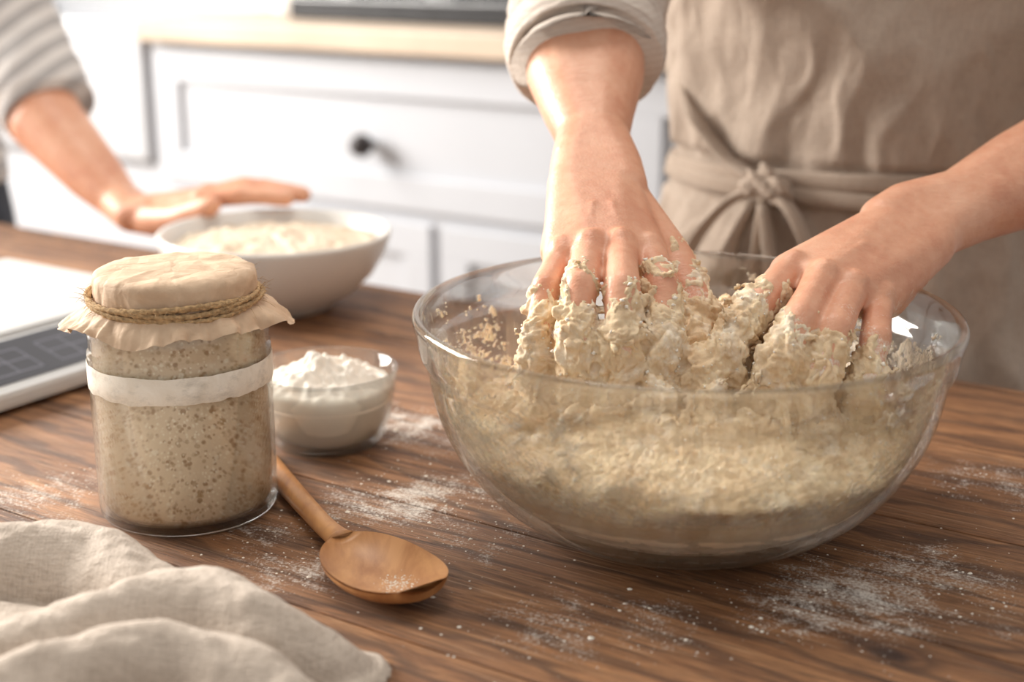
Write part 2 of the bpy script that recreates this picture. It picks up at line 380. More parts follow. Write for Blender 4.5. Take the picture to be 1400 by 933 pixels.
# ---------------------------------------------------------------- table
tb=empty("kitchen_table")
seams=[.065,.195,.335,.465,.595,.725,.860,.9956]
for i in range(len(seams)-1):
    box("plank_%d"%i,-1.5,1.1,seams[i]+.0006,seams[i+1]-.0006,-.035,0,M_wood,tb,bev=.0012)
for i,(a,b) in enumerate(((-1.42,.14),(1.02,.14),(-1.42,.92),(1.02,.92))):
    box("leg_%d"%i,a-.035,a+.035,b-.035,b+.035,FLOOR,-.036,M_wood,tb)
box("apron_rail_1",-1.4,1.0,.90,.925,-.12,-.036,M_wood,tb); box("apron_rail_2",-1.4,1.0,.12,.145,-.12,-.036,M_wood,tb)
V=[];F=[]
OBST=[(.094,.728,.078),(-.181,.745,.052),(-.117,.85,.036)]
for (x,y,r,s) in FLOUR:
    for k in range(int(110*s)):
        px=random.gauss(x,r*.8); py=random.gauss(y,r*.6); q=abs(random.gauss(0,.00035))+.00015
        if random.random()<.05: q*=2.8
        if any((px-a)**2+(py-b)**2<c*c for a,b,c in OBST): continue
        o=len(V); h=q*.6; an=random.random()*6
        for t in range(5): V.append((px+q*math.cos(an+t*1.256)*random.uniform(.7,1.2),py+q*math.sin(an+t*1.256)*random.uniform(.7,1.2),.00005))
        V.append((px,py,h)); F+=[(o+t,o+(t+1)%5,o+5) for t in range(5)]
mk("flour_crumbs",V,F,M_flour,smooth=False)
# ---------------------------------------------------------------- big glass bowl
BC=Vector((.0915,.728,0))
def bs(r): return r if r<.07 else .07+(r-.07)*.905
outer=[(0,.0012),(.055,.0012),(.060,.0003),(.0685,.0003),(.073,.002),(.084,.0065),(.098,.0145),(.112,.025),(.124,.039),(.133,.053),(.1395,.068),(.1428,.083),(.1438,.092),(.1462,.0955),(.1485,.098),(.1495,.107),(.1515,.113),(.1525,.1165),(.1518,.119),(.1495,.1203)]
inner=[(.1472,.119),(.1460,.1165),(.1446,.108),(.1428,.099),(.1398,.094),(.138,.085),(.1345,.070),(.128,.055),(.1195,.0425),(.108,.029),(.095,.020),(.080,.0125),(.068,.0085),(.05,.007),(0,.0065)]
outer=[(bs(r),z) for r,z in outer]; inner=[(bs(r),z) for r,z in inner]
bowl=lathe("glass_mixing_bowl",outer+inner,BC,M_glass,seg=128,sub=1)
def inr(z):
    pts=inner[::-1]
    if z<=.0066: return .03
    for (r0,z0),(r1,z1) in zip(pts,pts[1:]):
        if z0<=z<=z1: return r0+(r1-r0)*(z-z0)/(z1-z0)
    return .137
# ---------------------------------------------------------------- hands
V3=Vector
handA=dict(wrist=V3((.0500,.843,.1755)),
  fingers=[ # pinky, ring, middle, index : mcp,pip,dip,tip
   [(.0275,.762,.1415),(.0180,.734,.1285),(.0130,.716,.1060),(.0145,.713,.0855)],
   [(.0425,.757,.1465),(.0360,.720,.1335),(.0325,.698,.1100),(.0350,.700,.0843)],
   [(.0590,.757,.1470),(.0570,.714,.1335),(.0545,.693,.1086),(.0560,.700,.0803)],
   [(.0745,.764,.1430),(.0795,.727,.1310),(.0780,.703,.1090),(.0715,.698,.0863)]],
  thumb=[(.0680,.812,.1560),(.0905,.780,.1345),(.1000,.752,.1150),(.0950,.728,.0970)],
  arm=[((.0495,.875,.1895),.0225,.0190),((.0482,.905,.2050),.0300,.0225),((.0475,.935,.2225),.0385,.0270),((.0480,.985,.2580),.0430,.0320),((.0490,1.02,.287),.0440,.035)])
handB=dict(wrist=V3((.2408,.823,.1480)),
  fingers=[
   [(.1995,.750,.1195),(.1895,.713,.1065),(.1835,.700,.0908),(.1771,.698,.0784)],
   [(.1825,.742,.1275),(.1655,.702,.1150),(.1560,.687,.0965),(.1514,.690,.0798)],
   [(.1665,.743,.1330),(.1475,.704,.1200),(.1355,.687,.1030),(.1325,.690,.0837)],
   [(.1525,.756,.1350),(.1280,.719,.1235),(.1110,.703,.1060),(.1010,.700,.0888)]],
  thumb=[(.2050,.805,.1400),(.1670,.785,.1189),(.1384,.765,.1062),(.1158,.745,.0909)],
  arm=[((.2714,.841,.1530),.0245,.0205),((.3155,.870,.1650),.0320,.0265),((.3700,.905,.1790),.0380,.0310),((.437,.950,.1976),.0405,.035)])
def build_hand(name,h,parent,voxel=.0013,sc=1.0,sm=8):
    bm=bmesh.new()
    w=h['wrist']; fs=[[V3(p) for p in f] for f in h['fingers']]
    mc=[f[0] for f in fs]; cen=(mc[1]+mc[2])/2; d=(cen-w).normalized(); lat=(mc[3]-mc[0]).normalized()
    nrm=d.cross(lat); nrm.normalize()
    if nrm.z<0: nrm=-nrm
    lat=nrm.cross(d).normalized(); lat*= 1 if lat.dot(mc[3]-mc[0])>0 else -1
    fr=[.0086,.0096,.0100,.0097]
    wp=[(w-lat*.0115,.0160*sc),(w+lat*.0115,.0165*sc)]
    w2=[(w+d*.022-lat*.0150-nrm*.001,.0140*sc),(w+d*.022+lat*.0150-nrm*.001,.0142*sc)]
    hull(bm,wp+w2,3)
    for i in range(3):
        hull(bm,[(w+d*.018+lat*(-.0155+.0085*i)-nrm*.001,.0142*sc),(w+d*.018+lat*(-.007+.0085*i)-nrm*.001,.0142*sc),(mc[i]-nrm*.004,.0112*sc),(mc[i+1]-nrm*.004,.0114*sc)],3)
    hull(bm,[(w-lat*.011-nrm*.004,.0150*sc),(mc[0]-nrm*.007-d*.015,.0125*sc)])
    for i,f in enumerate(fs):
        r=fr[i]*sc
        rr=[r*1.08,r*.98,r*.88,r*.80]
        tip=f[3]
        hull(bm,[(f[0]-nrm*.002,rr[0]),(f[0]*.5+f[1]*.5,r*.93)]); hull(bm,[(f[0]*.5+f[1]*.5,r*.93),(f[1],rr[1]*1.03)])
        hull(bm,[(f[1],rr[1]*1.03),(f[1]*.5+f[2]*.5,r*.88)]); hull(bm,[(f[1]*.5+f[2]*.5,r*.88),(f[2],rr[2])])
        hull(bm,[(f[2],rr[2]),(f[2]*.3+tip*.7,rr[2]*.97)]); hull(bm,[(f[2]*.3+tip*.7,rr[2]*.97),(tip,rr[3])])
        hull(bm,[(f[0]+nrm*.0026,.0084*sc),(f[0]+nrm*.0014+d*.004,.0082*sc)])
        hull(bm,[(f[1]+nrm*.0018,.0076*sc),(f[1]+nrm*.0016-d*.002,.0074*sc)])
        hull(bm,[(f[0]+nrm*.0050-d*.008,.0030*sc),(w*.35+f[0]*.65+nrm*.0094,.0016*sc)])
        if i<3:
            g=fs[i+1]; hull(bm,[(f[0]*.84+f[1]*.16-nrm*.004,r*.62),(g[0]*.84+g[1]*.16-nrm*.004,r*.62)])
    t=[V3(p) for p in h['thumb']]
    hull(bm,[(w+lat*.008-nrm*.004,.0140*sc),(t[0]-nrm*.003,.0145*sc),(t[1],.0118*sc)])
    hull(bm,[(t[0]-nrm*.004,.013*sc),(t[1],.0118*sc),(mc[3]-nrm*.006-d*.020,.0095*sc)])
    hull(bm,[(t[1],.0118*sc),(t[2],.0108*sc)]); hull(bm,[(t[2],.0108*sc),(t[2]*.35+t[3]*.65,.0102*sc)]); hull(bm,[(t[2]*.35+t[3]*.65,.0102*sc),(t[3],.0086*sc)])
    prev=wp
    for (p,ra,rb) in [(V3(a),b,c) for a,b,c in h['arm']]:
        q=(p-prev[0][0]).normalized(); l2=nrm.cross(q).normalized(); l2*= 1 if l2.dot(lat)>0 else -1
        cur=[(p-l2*(ra-rb),rb),(p+l2*(ra-rb),rb)]
        hull(bm,prev+cur,3); prev=cur
    hull(bm,[(w-lat*.016+nrm*.006-d*.006,.0095*sc),(w-lat*.014+nrm*.004-d*.016,.009*sc)])
    o=remesh_obj(name,bm,voxel,M_skin,parent,sm,.6)
    return o,fs,t,nrm,lat,d
wom=empty("woman"); 
hA=build_hand("right_arm_and_hand",handA,wom)
hB=build_hand("left_arm_and_hand",handB,wom)
# ---------------------------------------------------------------- dough
bm=bmesh.new()
prof=[(r+.001,z) for r,z in inner[::-1] if z<=.056]
n=len(prof); seg=48; vs=[]
for i in range(seg):
    th=2*PI*i/seg
    ring=[bm.verts.new(BC+V3((max(r,.0001)*math.cos(th),max(r,.0001)*math.sin(th),z))) for r,z in prof]
    ring+= [bm.verts.new(BC+V3((r*math.cos(th),r*math.sin(th),z))) for r,z in ((.112,.062),(.085,.071),(.04,.076),(.0001,.077))]
    vs.append(ring)
for i in range(seg):
    for j in range(len(vs[0])-1):
        bm.faces.new((vs[i][j],vs[(i+1)%seg][j],vs[(i+1)%seg][j+1],vs[i][j+1]))
bmesh.ops.remove_doubles(bm,verts=bm.verts,dist=.0003)
bmesh.ops.recalc_face_normals(bm,faces=bm.faces)
R=random.Random(3)
def blob(c,r,sq=1.0):
    c=V3(c); d=V3((R.uniform(-1,1),R.uniform(-1,1),R.uniform(-.5,.5)))*r*1.1*sq
    hull(bm,[(c-d*.5,r),(c+d,r*R.uniform(.4,.75))],1)
for k in range(80):
    a=R.uniform(0,2*PI); q=.094*math.sqrt(R.random()); 
    x=BC.x+q*math.cos(a); y=BC.y+.010+q*.92*math.sin(a)
    z=.085-.020*(q/.094)**2+R.uniform(-.005,.005)
    if y<BC.y-.05: z-=.005
    blob((x,y,z),R.uniform(.008,.014))
for k in range(34):
    blob((R.uniform(.085,.14),R.uniform(.735,.80),R.uniform(.082,.099)),R.uniform(.009,.013))
for k in range(16):
    blob((R.uniform(.098,.132),R.uniform(.745,.790),R.uniform(.096,.107)),R.uniform(.006,.010))
for k in range(28):
    blob((R.uniform(.070,.120),R.uniform(.680,.735),R.uniform(.084,.099)),R.uniform(.007,.012))
# torn strands standing off and lying across the heap
def strand(c,d,n_,r0,st):
    p=c
    for s_ in range(n_):
        d2=(d+V3((R.uniform(-.5,.5),R.uniform(-.5,.5),R.uniform(-.5,.15)))).normalized(); q2=p+d2*R.uniform(.7,1.2)*st; ra=r0*(1-.55*s_/n_); rb=r0*(1-.55*(s_+1)/n_)
        hull(bm,[(p,ra),(q2,rb)],1); p=q2; d=d2
for k in range(150):
    a=R.uniform(0,2*PI); q=.088*math.sqrt(R.random()); c=V3((BC.x+q*math.cos(a),BC.y+.012+q*.85*math.sin(a),.091-.014*(q/.088)**2+R.uniform(-.003,.004)))
    strand(c,V3((R.uniform(-1,1),R.uniform(-1,1),R.uniform(-.1,.7))).normalized(),R.randint(3,5),R.uniform(.0018,.0036),.0055)
# continuous coats of dough wrapped around the fingers, thickening towards the tips
for hi,H_ in enumerate((hA,hB)):
    fs=H_[1]+[H_[2]]; nr=H_[3]
    for fi,f in enumerate(fs):
        st=(.95,.72,.95,.70,.6)[fi] if hi==0 else (1.4,1.0,.95,.60,.6)[fi]
        rb=(.0088,.0098,.0102,.0099,.0110)[fi]
        chain=[]
        for q in range(13):
            s_=st+(3-st)*q/12; k=min(2,int(s_)); c=f[k].lerp(f[k+1],s_-k)
            chain.append((c-V3((0,0,.0005)),rb*lerp(.99,1.0,q/12)+lerp(-.0006,.0028,q/12)+R.uniform(-.0008,.0014)))
        for a_,b_ in zip(chain,chain[1:]): hull(bm,[a_,b_],2)
        for k in range(14):
            q=R.randint(1,12); c,r=chain[q]; off=V3((R.uniform(-1,1),R.uniform(-1,.8),R.uniform(-1,.7))).normalized()*r*R.uniform(.6,1.0)
            blob(c+off,R.uniform(.0028,.0058))
        ax=(f[2]-f[1]).normalized()
        for k in range(16):
            q=R.randint(1,11); c,r=chain[q]; off=V3((R.uniform(-1,1),R.uniform(-1,.6),R.uniform(-.6,.7))).normalized()*r*R.uniform(.8,1.05)
            strand(c+off,(ax*R.choice((-1,1))+V3((R.uniform(-.8,.8),R.uniform(-.5,.5),R.uniform(-.5,.5)))).normalized(),3,R.uniform(.0014,.0026),.0045)
for k in range(24):
    t=R.random(); p=V3((.097,.745,.118)).lerp(V3((.080,.705,.085)),t)+V3((R.uniform(-.011,.013),R.uniform(-.012,.012),R.uniform(-.009,.006)))
    blob(p,R.uniform(.0045,.0075))
for k in range(20):
    t=R.random(); p=V3((.1310,.735,.112)).lerp(V3((.102,.703,.088)),t)+V3((R.uniform(-.008,.010),R.uniform(-.008,.01),R.uniform(-.010,.004)))
    blob(p,R.uniform(.0045,.0075))
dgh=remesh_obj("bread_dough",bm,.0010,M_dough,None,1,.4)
me=dgh.data
def displace(me,fn):
    nrm=[v.normal.copy() for v in me.vertices]
    for v,nn in zip(me.vertices,nrm): v.co=fn(v.co.copy(),nn)
    me.update()
def rdg(p): return 1-min(1,abs(noise.noise(p))*3.0)
def dfn(p,n):
    w=noise.noise_vector(p*42)*.011
    pw=p+w
    a=fbm(pw,38,2)
    s1=rdg(V3((pw.x*95,pw.y*60,pw.z*50))+V3((3,1,7))); s2=rdg(V3((pw.x*150,pw.y*240,pw.z*170))); s3=rdg(V3((pw.x*420,pw.y*160,pw.z*190))+V3((5,2,1)))
    e=noise.noise(p*300); e2=noise.noise(p*620)
    q=p+n*(.0026*a-.0020*s1-.0013*s2-.0009*s3+.0009*e+.0005*e2+.0012)+noise.noise_vector(p*85)*.0022
    z=max(q.z,.0072); r=V3((q.x-BC.x,q.y-BC.y,0)); m=inr(z)-.0006
    if z<.0085: m=.066
    k=clamp((z-.030)/.02); cav=max(0,noise.noise(V3((p.x*38,p.y*38,p.z*60)))+.15)+.6*max(0,noise.noise(p*110))
    m-=k*cav*.011
    if r.length>m: r=r.normalized()*m
    return V3((BC.x+r.x,BC.y+r.y,z))
displace(me,dfn)
V=[];F=[]; cand=[v for v in me.vertices if v.co.z>.058 and v.normal.z>-.1]
for k in range(1100):
    v=R.choice(cand); q=R.uniform(.0004,.0011) if R.random()<.88 else R.uniform(.0011,.0019); o=len(V); c=v.co+v.normal*q*.3
    if (c-BC).to_2d().length>inr(min(c.z,.115))-.004: continue
    ax=[V3((R.uniform(.6,1.2),0,0)),V3((-R.uniform(.6,1.2),0,0)),V3((0,R.uniform(.6,1.2),0)),V3((0,-R.uniform(.6,1.2),0)),V3((0,0,R.uniform(.5,1))),V3((0,0,-R.uniform(.5,1)))]
    rot=Matrix.Rotation(R.uniform(0,6),3,V3((R.uniform(-1,1),R.uniform(-1,1),R.uniform(-1,1))).normalized())
    for a in ax: V.append(c+rot@(a*q))
    F+=[(o+i,o+j,o+l) for i,j,l in ((0,2,4),(2,1,4),(1,3,4),(3,0,4),(2,0,5),(1,2,5),(3,1,5),(0,3,5))]
mk("dough_crumbs",V,F,M_flour,dgh)
# smears on the inner wall
nt,nz=640,90; V=[]
for i in range(nt):
    th=2*PI*i/nt
    for j in range(nz):
        z=.045+(.112-.045)*j/(nz-1); p=V3((math.cos(th),math.sin(th),z*9))
        rr=inr(z)-.0007-.0006*abs(noise.noise(p*30))
        V.append(BC+V3((rr*math.cos(th),rr*math.sin(th),z)))
F=[]
for i in range(nt):
    th=2*PI*i/nt
    for j in range(nz-1):
        z=.045+(.112-.045)*j/(nz-1)
        p=V3((math.cos(th)*1.2,math.sin(th)*1.2,z*12+math.sin(th*3)*.15))
        s=fbm(p,2.6,2)*.6+fbm(p,9,3)*.7+fbm(p,34,2)*.55
        side=.30*math.cos(th)**2
        thr=-.10+((z-.045)/.055)*.62-side
        if s>thr:
            a=i*nz+j; b=((i+1)%nt)*nz+j; F.append((a,b,b+1,a+1))
sm=mk("smears",V,F,M_smear,None)
so=sm.modifiers.new("so","SOLIDIFY"); so.thickness=.0005; so.offset=0
sm.parent=dgh
# ---------------------------------------------------------------- jar of starter
JC=Vector((-.181,.744,0))
jar=empty("sourdough_starter_jar")
jo=[(0,.0018),(.040,.0018),(.0435,.0004),(.0468,.0012),(.0485,.0042),(.0490,.009),(.0490,.088),(.0492,.092),(.0490,.0945),(.0478,.096),(.0480,.0985),(.0484,.104),(.0480,.110),(.0455,.1165),(.0425,.120),(.0420,.128),(.0420,.131)]
ji=[(.0395,.131),(.0395,.121),(.0430,.1145),(.0455,.110),(.0460,.104),(.0458,.097),(.0464,.090),(.0464,.010),(.0440,.0060),(0,.0055)]
lathe("glass",jo+ji,JC,M_jarglass,jar,seg=96)
lathe("starter",[(0,.0058),(.0435,.0063),(.0460,.0105),(.0462,.03),(.0462,.090),(.0456,.098),(.0457,.104),(.0450,.109),(.0425,.1145),(.02,.115),(0,.115)],JC,M_starter,jar,seg=72)
lathe("flour_band",[(.04925,.0755),(.0495,.0758),(.04955,.082),(.0495,.0895),(.04925,.0900)],JC,M_band,jar,seg=160,
      fn=lambda r,z,th,j:(r,z+(.0022 if j<2 else .0010)*fbm(V3((math.cos(th)*3,math.sin(th)*3,j//3)),2,3)))
def cover(r,z,th,j):
    d=V3((math.cos(th),math.sin(th),0))
    if z>.1315: return r+.0004*fbm(d,9,2)*(r/.04),z+.0010*fbm(d*r*55+V3((0,0,4)),1,3)+.0008*rdg(V3((r*d.x*70+1,r*d.y*45,2)))
    flare=clamp((.1215-z)/.0130)
    fold=abs(fbm(V3((math.cos(th)*2.6,math.sin(th)*2.6,z*26)),1.5,3)); fine=noise.noise(V3((math.cos(th)*9,math.sin(th)*9,z*50)))
    if z>.1195: return r-fold*.0022+fine*.0006,z
    cor=max(0,math.cos(2*(th-.10)))**4; c2=max(0,math.cos(2*(th-1.35)))**6
    return r+flare*(.0105*cor+.004*c2+.012*(fold-.17)+.0010*fine),z-flare*(.0050*cor+.003*c2-.009*fold-.0012*fine)
prf=[(0,.1385),(.006,.1385),(.012,.1385),(.018,.1384),(.024,.1382),(.029,.1380),(.034,.1378),(.0400,.1370),(.0425,.1355),(.0432,.1330),(.0437,.1300),(.0437,.1270),(.0436,.1240),(.0438,.1215),(.0447,.1198),(.0465,.1180),(.0485,.1162),(.0503,.1145),(.0518,.1128),(.0530,.1112),(.0540,.1096)]
lathe("paper_cover",prf,JC,M_paper,jar,seg=300,fn=cover)
s=jar.children[-1].modifiers.new("s","SOLIDIFY"); s.thickness=.0004
P=[]
for i in range(int(4.3*40)):
    th=2*PI*i/40+4; tt=i/172
    P.append((JC.x+math.cos(th)*(.0451+.0007*math.sin(i*.9)+.0012*math.sin(tt*30)),JC.y+math.sin(th)*(.0451+.0006*math.cos(i*.7)),.1205+.0050*tt+.0016*math.sin(th+tt*13)+.0013*math.sin(th*2+tt*4),.0013,.0013))
tube("twine",P,M_twine,jar,seg=8,n=3,fn=lambda t,th:1+.30*math.sin(th*2+t*1900))
for k in range(220):
    th=R.uniform(0,2*PI); z=R.uniform(.119,.128); a=V3((JC.x+math.cos(th)*.046,JC.y+math.sin(th)*.046,z)); d=V3((math.cos(th+R.uniform(-1.3,1.3)),math.sin(th+R.uniform(-1.3,1.3)),R.uniform(-.8,.8)))*R.uniform(.002,.008)
    tube("fibre_%d"%k,[(*a,.00014,.00014),(*(a+d*.5+V3((0,0,.0008))),.00012,.00012),(*(a+d),.00006,.00006)],M_twine,jar,seg=4,n=2)
# ---------------------------------------------------------------- small flour bowl
FC=Vector((-.117,.850,0))
fb=empty("glass_flour_bowl")
lathe("glass",[(0,.001),(.026,.001),(.029,.0002),(.0325,.001),(.036,.005),(.0405,.018),(.0435,.034),(.0452,.046),(.0458,.0488),(.0448,.0500),(.0434,.0490),(.0412,.034),(.0378,.018),(.033,.0075),(.027,.0045),(0,.004)],FC,M_glass,fb,seg=80)
def fl(r,z,th,j):
    if z>.04:
        p=V3((r*math.cos(th),r*math.sin(th),0)); return r,z+ (1-(r/.042)**2)*.009*fbm(p+V3((.3,.1,.2)),60,4)*2+.0022*fbm(p,230,2)-.002*rdg(p*90)*(1-(r/.042)**2)
    return r,z
lathe("flour",[(0,.0044),(.026,.0050),(.0324,.008),(.0372,.018),(.0404,.030),(.0414,.0375)]+[(.0414-.0414*k/34,.0400+.015*(1-(1-k/34)**1.6)) for k in range(1,35)],FC,M_flour,fb,seg=160,fn=fl)
# ---------------------------------------------------------------- ceramic bowl with oats
WC=Vector((-.2025,1.192,0))
wb=empty("ceramic_bowl")
lathe("bowl",[(0,.002),(.038,.002),(.040,0),(.045,0),(.048,.004),(.066,.014),(.083,.030),(.094,.048),(.0985,.062),(.0990,.0655),(.0973,.0672),(.0945,.066),(.089,.048),(.078,.030),(.06,.016),(.04,.010),(0,.009)],WC,M_ceram,wb,seg=96)
def oa(r,z,th,j):
    p=V3((r*math.cos(th),r*math.sin(th),0)); return r,z+.004*fbm(p,60,3)+.003*noise.noise(p*160)
lathe("oat_flakes",[(.0885,.048),(.0895,.0530)]+[(.0895-.0895*k/26,.0555+.006*(1-(1-k/26)**2)) for k in range(1,27)],WC,M_oats,wb,seg=110,fn=oa)
# ---------------------------------------------------------------- wooden spoon
sp=empty("wooden_spoon")
SD=V3((.43,-.903,0)).normalized(); SL=V3((-SD.y,SD.x,0)); SC=V3((-.0650,.642,0))
SB=V3((.60,-.80,0)).normalized(); SBL=V3((-SB.y,SB.x,0))
nu,nv=26,28; V=[]
def spn(u,v,top):
    x=-.036+.074*u; w=.0262*max(0,1-abs((x-.003)/.0400)**2.3)**.5 if abs(x-.003)<.0400 else 0
    w=max(w,.0062*(1-u)+.0002); y=w*math.cos(v); q=math.sin(v)
    rim=.0125+.003*(x/.04)**2
    if top: z=rim-.0095*(1-(y/(w+1e-6))**2)*min(1,max(0,(w/.0262))**1.2)
    else: z=rim-.0125*(q**.9 if q>0 else 0)*(.25+.75*min(1,w/.0262))
    return SC+SB*x+SBL*y+V3((0,0,z))
for i in range(nu+1):
    u=i/nu
    for j in range(nv): 
        v=PI*j/(nv-1); V.append(spn(u,v,False))
    for j in range(nv):
        v=PI-PI*j/(nv-1); V.append(spn(u,v,True))
mk("spoon_bowl",V,grid_faces(nu+1,2*nv,False,True)+[tuple(range(2*nv)),tuple(range(nu*2*nv,(nu+1)*2*nv))],M_spoon,sp)
hp=[]; NK=SC-SB*.033
for s,z,ra,rb in ((0.004,.0112,.0085,.0050),(.010,.0098,.0068,.0052),(.035,.0070,.0060,.0050),(.08,.0060,.0064,.0052),(.12,.0060,.0070,.0056),(.165,.0063,.0074,.0058),(.178,.0063,.006,.0045),(.181,.0063,.002,.0015)):
    p=NK-SD*s; hp.append((p.x,p.y,z,ra,rb))
tube("handle",hp,M_spoon,sp,seg=20)
V=[];F=[]
for k in range(230):
    px=random.gauss(0,.0062); py=random.gauss(0,.0046); q=abs(random.gauss(0,.00028))+.00012
    x_=px+.010; y_=py+.004; c=SC+SB*x_+SBL*y_
    w_=.0262*max(.05,1-abs((x_-.003)/.0400)**2.3)**.5
    zz=.0125+.003*(x_/.04)**2-.0095*(1-min(1,(y_/w_)**2))*(w_/.0262)**1.2
    o=len(V)
    for t in range(5): V.append((c.x+q*math.cos(t*1.256),c.y+q*math.sin(t*1.256),zz))
    V.append((c.x,c.y,zz+q*.7)); F+=[(o+t,o+(t+1)%5,o+5) for t in range(5)]
mk("flour_pinch",V,F,M_flour,sp,smooth=False)
# ---------------------------------------------------------------- kitchen scale
ks=empty("kitchen_scale")
a1=-.772; b0,b1=.53,.788
box("base",a1-.27,a1-.001,b0,b1,.003,.016,M_scale,ks,bev=.004)
W0=[(a1-.070,.0165),(a1-.070,.030),(a1-.064,.031),(a1-.006,.0165),(a1-.002,.0135),(a1-.004,.010)]
V=[RM(a,b0+.001,z) for a,z in W0]+[RM(a,b1-.001,z) for a,z in W0]; k=len(W0)
mk("control_housing",V,[tuple(range(k))[::-1],tuple(range(k,2*k))]+[(i,(i+1)%k,k+(i+1)%k,k+i) for i in range(k)],M_scale,ks,smooth=False)
def pan(t,b,off=.0006):
    a=a1-.064+.058*t; z=.031-.0145*t; return RM(a,b,z)+ (E*.243+V3((0,0,.97)))*off
def pquad(nm,t0,t1,c0,c1,mat,off):
    q=[pan(t0,c0,off),pan(t1,c0,off),pan(t1,c1,off),pan(t0,c1,off)]; q2=[p-V3((0,0,.0003)) for p in q]
    mk(nm,q+q2,[(0,1,2,3),(7,6,5,4)]+[(i,i+4,(i+1)%4+4,(i+1)%4) for i in range(4)],mat,ks,smooth=False)
pquad("display_panel",.03,.93,b0+.006,b1-.008,M_panel,.0006)
for g,(c0,c1) in enumerate(((.560,.618),(.635,.695),(.71,.76))):
    for t in (.25,.5,.76): pquad("print_h%d_%d"%(g,int(t*100)),t,t+.020,c0,c1,M_line,.00075)
    for c in (c0,c0*.67+c1*.33,c0*.33+c1*.67,c1): pquad("print_v%d_%d"%(g,int(c*1000)),.25,.778,c-.0005,c+.0005,M_line,.00075)
box("weighing_plate",a1-.275,a1-.072,b0-.004,b1+.002,.0225,.034,M_scale,ks,bev=.004)
box("plate_support",a1-.20,a1-.12,b0+.08,b1-.08,.015,.0235,M_scale,ks)
# ---------------------------------------------------------------- linen towel (rumpled rolls of cloth)
rolls=[ # x,y,height,half width
 [(-.40,.625,.030,.030),(-.31,.628,.034,.030),(-.250,.634,.037,.029),(-.212,.634,.036,.027),(-.186,.617,.032,.025),(-.168,.597,.028,.024),(-.150,.582,.024,.022)],
 [(-.40,.570,.016,.034),(-.30,.575,.020,.030),(-.24,.585,.018,.026),(-.20,.575,.020,.026)],
 [(-.250,.520,.020,.026),(-.215,.538,.030,.026),(-.186,.556,.037,.026),(-.160,.572,.040,.028),(-.132,.574,.039,.027),(-.106,.558,.034,.024),(-.086,.548,.022,.020),(-.074,.548,.013,.014)],
 [(-.30,.520,.024,.030),(-.26,.500,.024,.03),(-.22,.490,.030,.028)],
 [(-.225,.478,.028,.024),(-.200,.502,.034,.024),(-.176,.522,.037,.023),(-.143,.533,.036,.022),(-.112,.521,.032,.021),(-.088,.506,.024,.018),(-.074,.496,.012,.013)],
 [(-.20,.46,.03,.03),(-.14,.492,.026,.024),(-.10,.480,.022,.022),(-.08,.470,.012,.02)]]
RL=[catmull(r,8) for r in rolls]
x0,x1_,y0,y1_=-.42,-.040,.44,.675; nx,ny=300,190; Z=[[0]*ny for _ in range(nx)]; PT=[[None]*ny for _ in range(nx)]
for i in range(nx):
    for j in range(ny):
        x=lerp(x0,x1_,i/(nx-1)); y=lerp(y0,y1_,j/(ny-1)); p=V3((x,y,0))
        wv=noise.noise_vector(p*16+V3((2,5,1)))*.007+noise.noise_vector(p*45)*.002
        qx,qy=x+wv.x,y+wv.y; best=0;acc=0
        for r in RL:
            mx=0
            for (cx,cy,h,w) in r:
                d2=((qx-cx)**2+(qy-cy)**2)/(w*w)
                if d2<1.9:
                    zz=h*max(0,1-d2)**.5 if d2<1 else 0
                    zz=max(zz,.0045*clamp((1.9-d2)/.25))
                    mx=max(mx,zz)
            acc+= mx**7
        z=acc**(1/7)
        if z>.002: z+=.0022*fbm(p,48,3)+.0006*noise.noise(p*170)-.0020*rdg(V3((x*26+2*y,y*40,3)))*(1 if z>.008 else 0)
        Z[i][j]=z; PT[i][j]=(x,y,max(z,.0005))
for it in range(2):
    Z2=[row[:] for row in Z]
    for i in range(1,nx-1):
        for j in range(1,ny-1):
            Z2[i][j]=(Z[i][j]*2+Z[i-1][j]+Z[i+1][j]+Z[i][j-1]+Z[i][j+1])/6
    Z=Z2
V=[(PT[i][j][0],PT[i][j][1],max(Z[i][j],.0006)) for i in range(nx) for j in range(ny)]
F=[]
for i in range(nx-1):
    for j in range(ny-1):
        if max(Z[i][j],Z[i+1][j],Z[i][j+1],Z[i+1][j+1])>.0016: F.append((i*ny+j,(i+1)*ny+j,(i+1)*ny+j+1,i*ny+j+1))
tw=mk("linen_towel",V,F,M_towel)
bm=bmesh.new(); bm.from_mesh(tw.data); bmesh.ops.delete(bm,geom=[v for v in bm.verts if not v.link_faces],context='VERTS'); bm.to_mesh(tw.data); bm.free()
# ---------------------------------------------------------------- woman: torso, apron, sleeves
b=1.136; X0=.285; a=(X0-N.x*b)/E.x
TO=RM(a,b,0)
prof=[(-.75,.13,.09),(-.45,.175,.11),(-.2,.183,.115),(-.05,.178,.113),(.04,.165,.110),(.13,.148,.104),(.18,.150,.106),(.28,.166,.114),(.38,.176,.110),(.44,.168,.098),(.48,.12,.08),(.51,.06,.055),(.56,.052,.052)]
def thalf(z):
    for (z0,w0,d0),(z1,w1,d1) in zip(prof,prof[1:]):
        if z0<=z<=z1:
            t=(z-z0)/(z1-z0); t=t*t*(3-2*t); return w0+(w1-w0)*t,d0+(d1-d0)*t
    return prof[-1][1:]
def TS(th,z,off=0):
    """th=0 faces the table; + towards +e"""
    w,d=thalf(z); w+=off; d+=off
    return TO+E*(w*math.sin(th))-N*(d*math.cos(th))+V3((0,0,z))
V=[];nz=60;sg=80
zs=[-.42+(.98*i/(nz-1)) for i in range(nz)]
for z in zs:
    for j in range(sg): V.append(TS(2*PI*j/sg,z))
